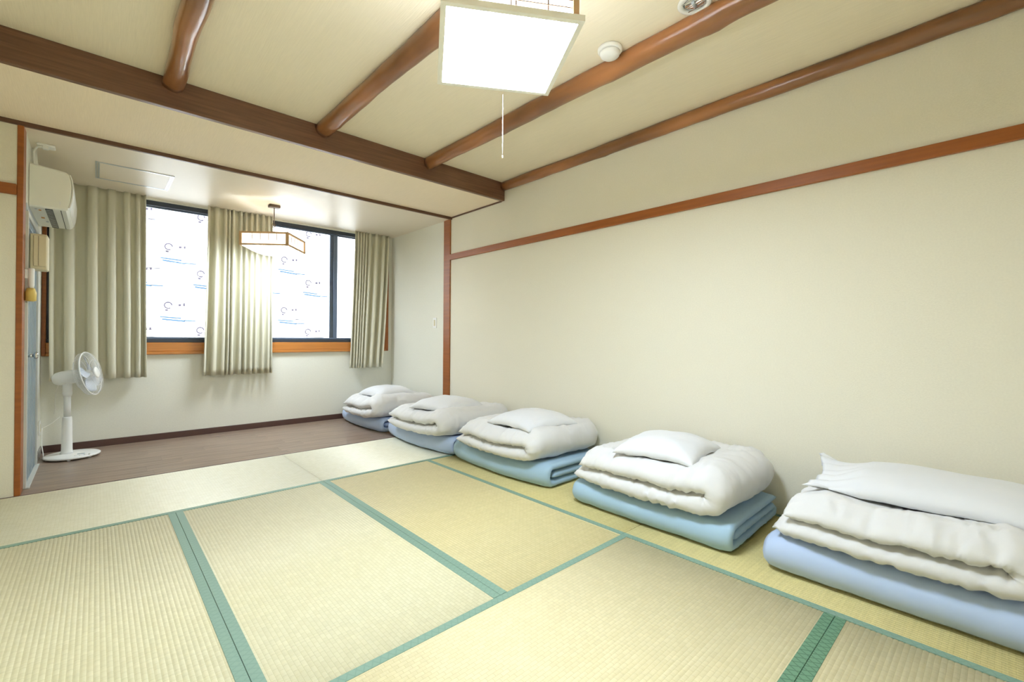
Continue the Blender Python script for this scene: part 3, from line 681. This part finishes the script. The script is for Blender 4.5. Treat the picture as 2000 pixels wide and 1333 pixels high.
def futon(k, y0, y1, matname, cb, pill, names, rot=0, sag=.01, mx0=-.75, mh=.155, cy=None, cx=None, ch=.215, yaw=0, bow=.03, dent=.034):
    """y0..y1 mattress extent along the wall; cb = seed"""
    T = mh/3; W = y1-y0; yc = (y0+y1)/2; Xf, Xb = mx0, -.035
    # mattress folded in three, a path in the X-Z plane
    r1 = T/2*1.02; r2 = T*1.02
    path = [(Xf+T*1.35, 1.5*T)]+[(Xf+T*1.8, 1.5*T)]+arc(Xb-T, T, T/2, PI/2, -PI/2, 8)+arc(Xf+1.5*T, 1.5*T, T, -PI/2, -1.5*PI, 12)+[(Xb-.01, 2.5*T)]
    def fr(v): return Vector((v, 0))
    rr = random.Random(cb*13)
    def sagf(x, y):
        v = max(-.5, min(.5, (y-yc)/W)); return sag*(4*v*v-.3)*max(0, min(1.1, (x-Xb)/(Xf-Xb)))
    def placem(a, w, z, s, t, side):
        v = w/W                       # -.5 .. .5 along the wall
        depth = (a-Xb)/(Xf-Xb)
        x = a+bow*(4*v*v)*max(0, depth)-.006*noise.noise(Vector((v*3, cb, 1)))
        y = yc+w*(1-.05*max(0, 1-min(1, abs(depth)))) + yaw*(x+.4)
        zz = z+sag*(4*v*v-.3)*max(0, depth)*(z/mh)
        zz = max(.0012, zz)
        return (min(x, -.004), y, zz)
    m = slab(path, W, T*.98, 150, 54, .022, .026, cb, placem, amp=.006, puck=.004, taper=.6)
    root = thing('futon_mattress', ((Xf+Xb)/2, yc, 0), names[0], 'mattress', 'folded futon mattresses along the right wall')
    o = m.build('mattress_pad', matname, root)
    # comforter folded over once, a path in the Y-Z plane with the fold at the near (-Y) end
    c0, c1 = cy; cX0, cX1 = cx; Tc = ch/2; Wc = cX1-cX0; xc = (cX0+cX1)/2
    zb = mh+.011
    pth = [(c1+.02, zb+Tc*.42)]+[(c1-.2, zb+Tc*.5)]+arc(c0+Tc*.95, zb+Tc, Tc*.5, -PI/2, -1.5*PI, 12)[0:]+[(c1-.2, zb+Tc*1.5), (c1-.02, zb+Tc*1.38)]
    (pcx, pcy, pa, pb, pr) = pill
    def placec(a, w, z, s, t, side):
        u_ = w/Wc                     # -.5 front (towards the room) .. .5 wall
        v = (a-(c0+c1)/2)/(c1-c0)
        x = xc+w; y = a
        h = (z-zb)/ch
        x += .03*(4*v*v)*(-u_*2 if u_ < 0 else 0)*1.0+ .05*max(0, v-.25)*(-2*u_)
        droop = .05*max(0, -u_-.36)/.14*h
        xr, yr = (x-pcx)*math.cos(pr)+(y-pcy)*math.sin(pr), -(x-pcx)*math.sin(pr)+(y-pcy)*math.cos(pr)
        g_ = 1/(1+(abs(xr/(pa*.84))**4+abs(yr/(pb*.84))**4)**1.6)
        zz = z-droop-dent*g_*max(0, h-.1)-.035*max(0, v-.30)/.2*h + .012*math.exp(-((v+.38)/.12)**2)*h
        zz += sagf(x, y)
        zz += .018*noise.noise(Vector((x*4.2, y*4.2, cb+40)))*h
        lo = mh+.003+sagf(x, y)-(.020*max(0, -u_-.34)/.16)
        return (min(x, -.004), y+yaw*(x+.4), max(zz, lo+(.0 if side < 0 or s > .5 else 0)))
    m = slab(pth, Wc, Tc*1.06, 150, 84, .034, .034, cb+3, placec, amp=.014, puck=.024, taper=.62)
    root = thing('comforter', (xc, (c0+c1)/2, mh), names[1], 'comforter', 'folded white comforters on the mattresses')
    m.build('comforter_cover', 'white', root)
    # pillow
    n = 44; vs = []; fs = []; idx = {}
    zt = zb+ch-dent*.9; ca, sa = math.cos(pr), math.sin(pr)
    def pv(i, j, side):
        b_ = i in (0, n) or j in (0, n); key = (i, j, 0 if b_ else side)
        if key in idx: return idx[key]
        s, t = -1+2*i/n, -1+2*j/n
        e = (1-abs(s)**2.8)**.46*(1-abs(t)**2.8)**.46 if not b_ else 0
        pin = 1-.07*(1-s*s)*t*t; pin2 = 1-.07*(1-t*t)*s*s
        x_, y_ = s*pa*pin2, t*pb*pin
        th = .080 if side > 0 else .026
        wr = .007*noise.noise(Vector((s*2.5, t*2.5, cb+side)))+.0045*(1-e)*noise.noise(Vector((s*11, t*11, cb+5)))
        ed = math.exp(-((1-abs(s))/.12)) if abs(s) > abs(t) else math.exp(-((1-abs(t))/.12))
        z_ = side*th*e+wr+.004*ed*noise.noise(Vector((s*9, t*9, cb+8)))
        # rests in the dent: the rim follows the quilt upwards slightly
        z_ -= .012*(s*s+t*t)*.5+.010*(s*t)**2
        if k == 5 and t > .55:
            q_ = min(1, (t-.55)/.3); z_ = z_*(1-.80*q_)+q_*(.010*math.sin(s*17+side)+.016*noise.noise(Vector((s*6, t*3, 4)))+.050*max(0, s)**2*max(0, t-.7)/.3)
            y_ += .035*q_*max(0, s)
        X_, Y_ = pcx+x_*ca-y_*sa, pcy+x_*sa+y_*ca
        vs.append((min(X_, -.01), Y_, zt+.040+z_)); idx[key] = len(vs)-1; return idx[key]
    for side in (1, -1):
        for i in range(n):
            for j in range(n):
                f = [pv(i, j, side), pv(i+1, j, side), pv(i+1, j+1, side), pv(i, j+1, side)]
                fs.append(tuple(f if side > 0 else f[::-1]))
    root = thing('pillow', (pcx, pcy, zt), names[2], 'pillow', 'white pillows on the comforters')
    MB().add(vs, fs, True).build('pillowcase', 'pillow', root)
    return root
futon(1, 4.36, 5.40, 'blue', 21, (-.46, 4.72, .24, .22, .1),
      ['periwinkle blue folded mattress farthest from view, on the wood floor', 'white comforter of the farthest futon, under the right window curtain', 'white pillow on the farthest futon by the window'],
      cy=(4.30, 5.15), cx=(-.83, -.06), bow=.05, sag=.03, mh=.14)
futon(2, 3.13, 4.26, 'blue', 35, (-.50, 3.46, .25, .25, .15),
      ['periwinkle blue folded mattress second from the window, below the wooden post', 'white comforter second from the window, in front of the wooden post', 'white pillow second from the window, in front of the wooden post'],
      cy=(3.10, 4.05), cx=(-.83, -.04), bow=.06, sag=.03, mh=.145)
futon(3, 2.02, 3.10, 'teal', 47, (-.48, 2.38, .25, .235, -.05),
      ['pale teal folded mattress in the middle of the row of five', 'white comforter in the middle of the row of five', 'white pillow in the middle of the row of five'],
      cy=(2.08, 2.95), cx=(-.80, -.05), bow=.05, sag=.025, mh=.15)
futon(4, .845, 1.80, 'teal', 58, (-.475, 1.30, .25, .225, .12),
      ['pale teal folded mattress second nearest to view, its folded end showing', 'thick white comforter second nearest to view', 'plump white pillow second nearest to view'],
      cy=(.87, 1.75), cx=(-.785, -.06), bow=.01, sag=.01, mh=.135, ch=.225)
futon(5, -.42, .72, 'blue', 66, (-.35, .18, .26, .43, .05),
      ['light blue folded mattress nearest to view, cut by the right edge', 'large white comforter nearest to view at the right edge', 'long white pillow nearest to view with an open frilled end'],
      cy=(-.10, .66), cx=(-.775, -.03), bow=.0, sag=.0, mx0=-.745, mh=.155, ch=.2)
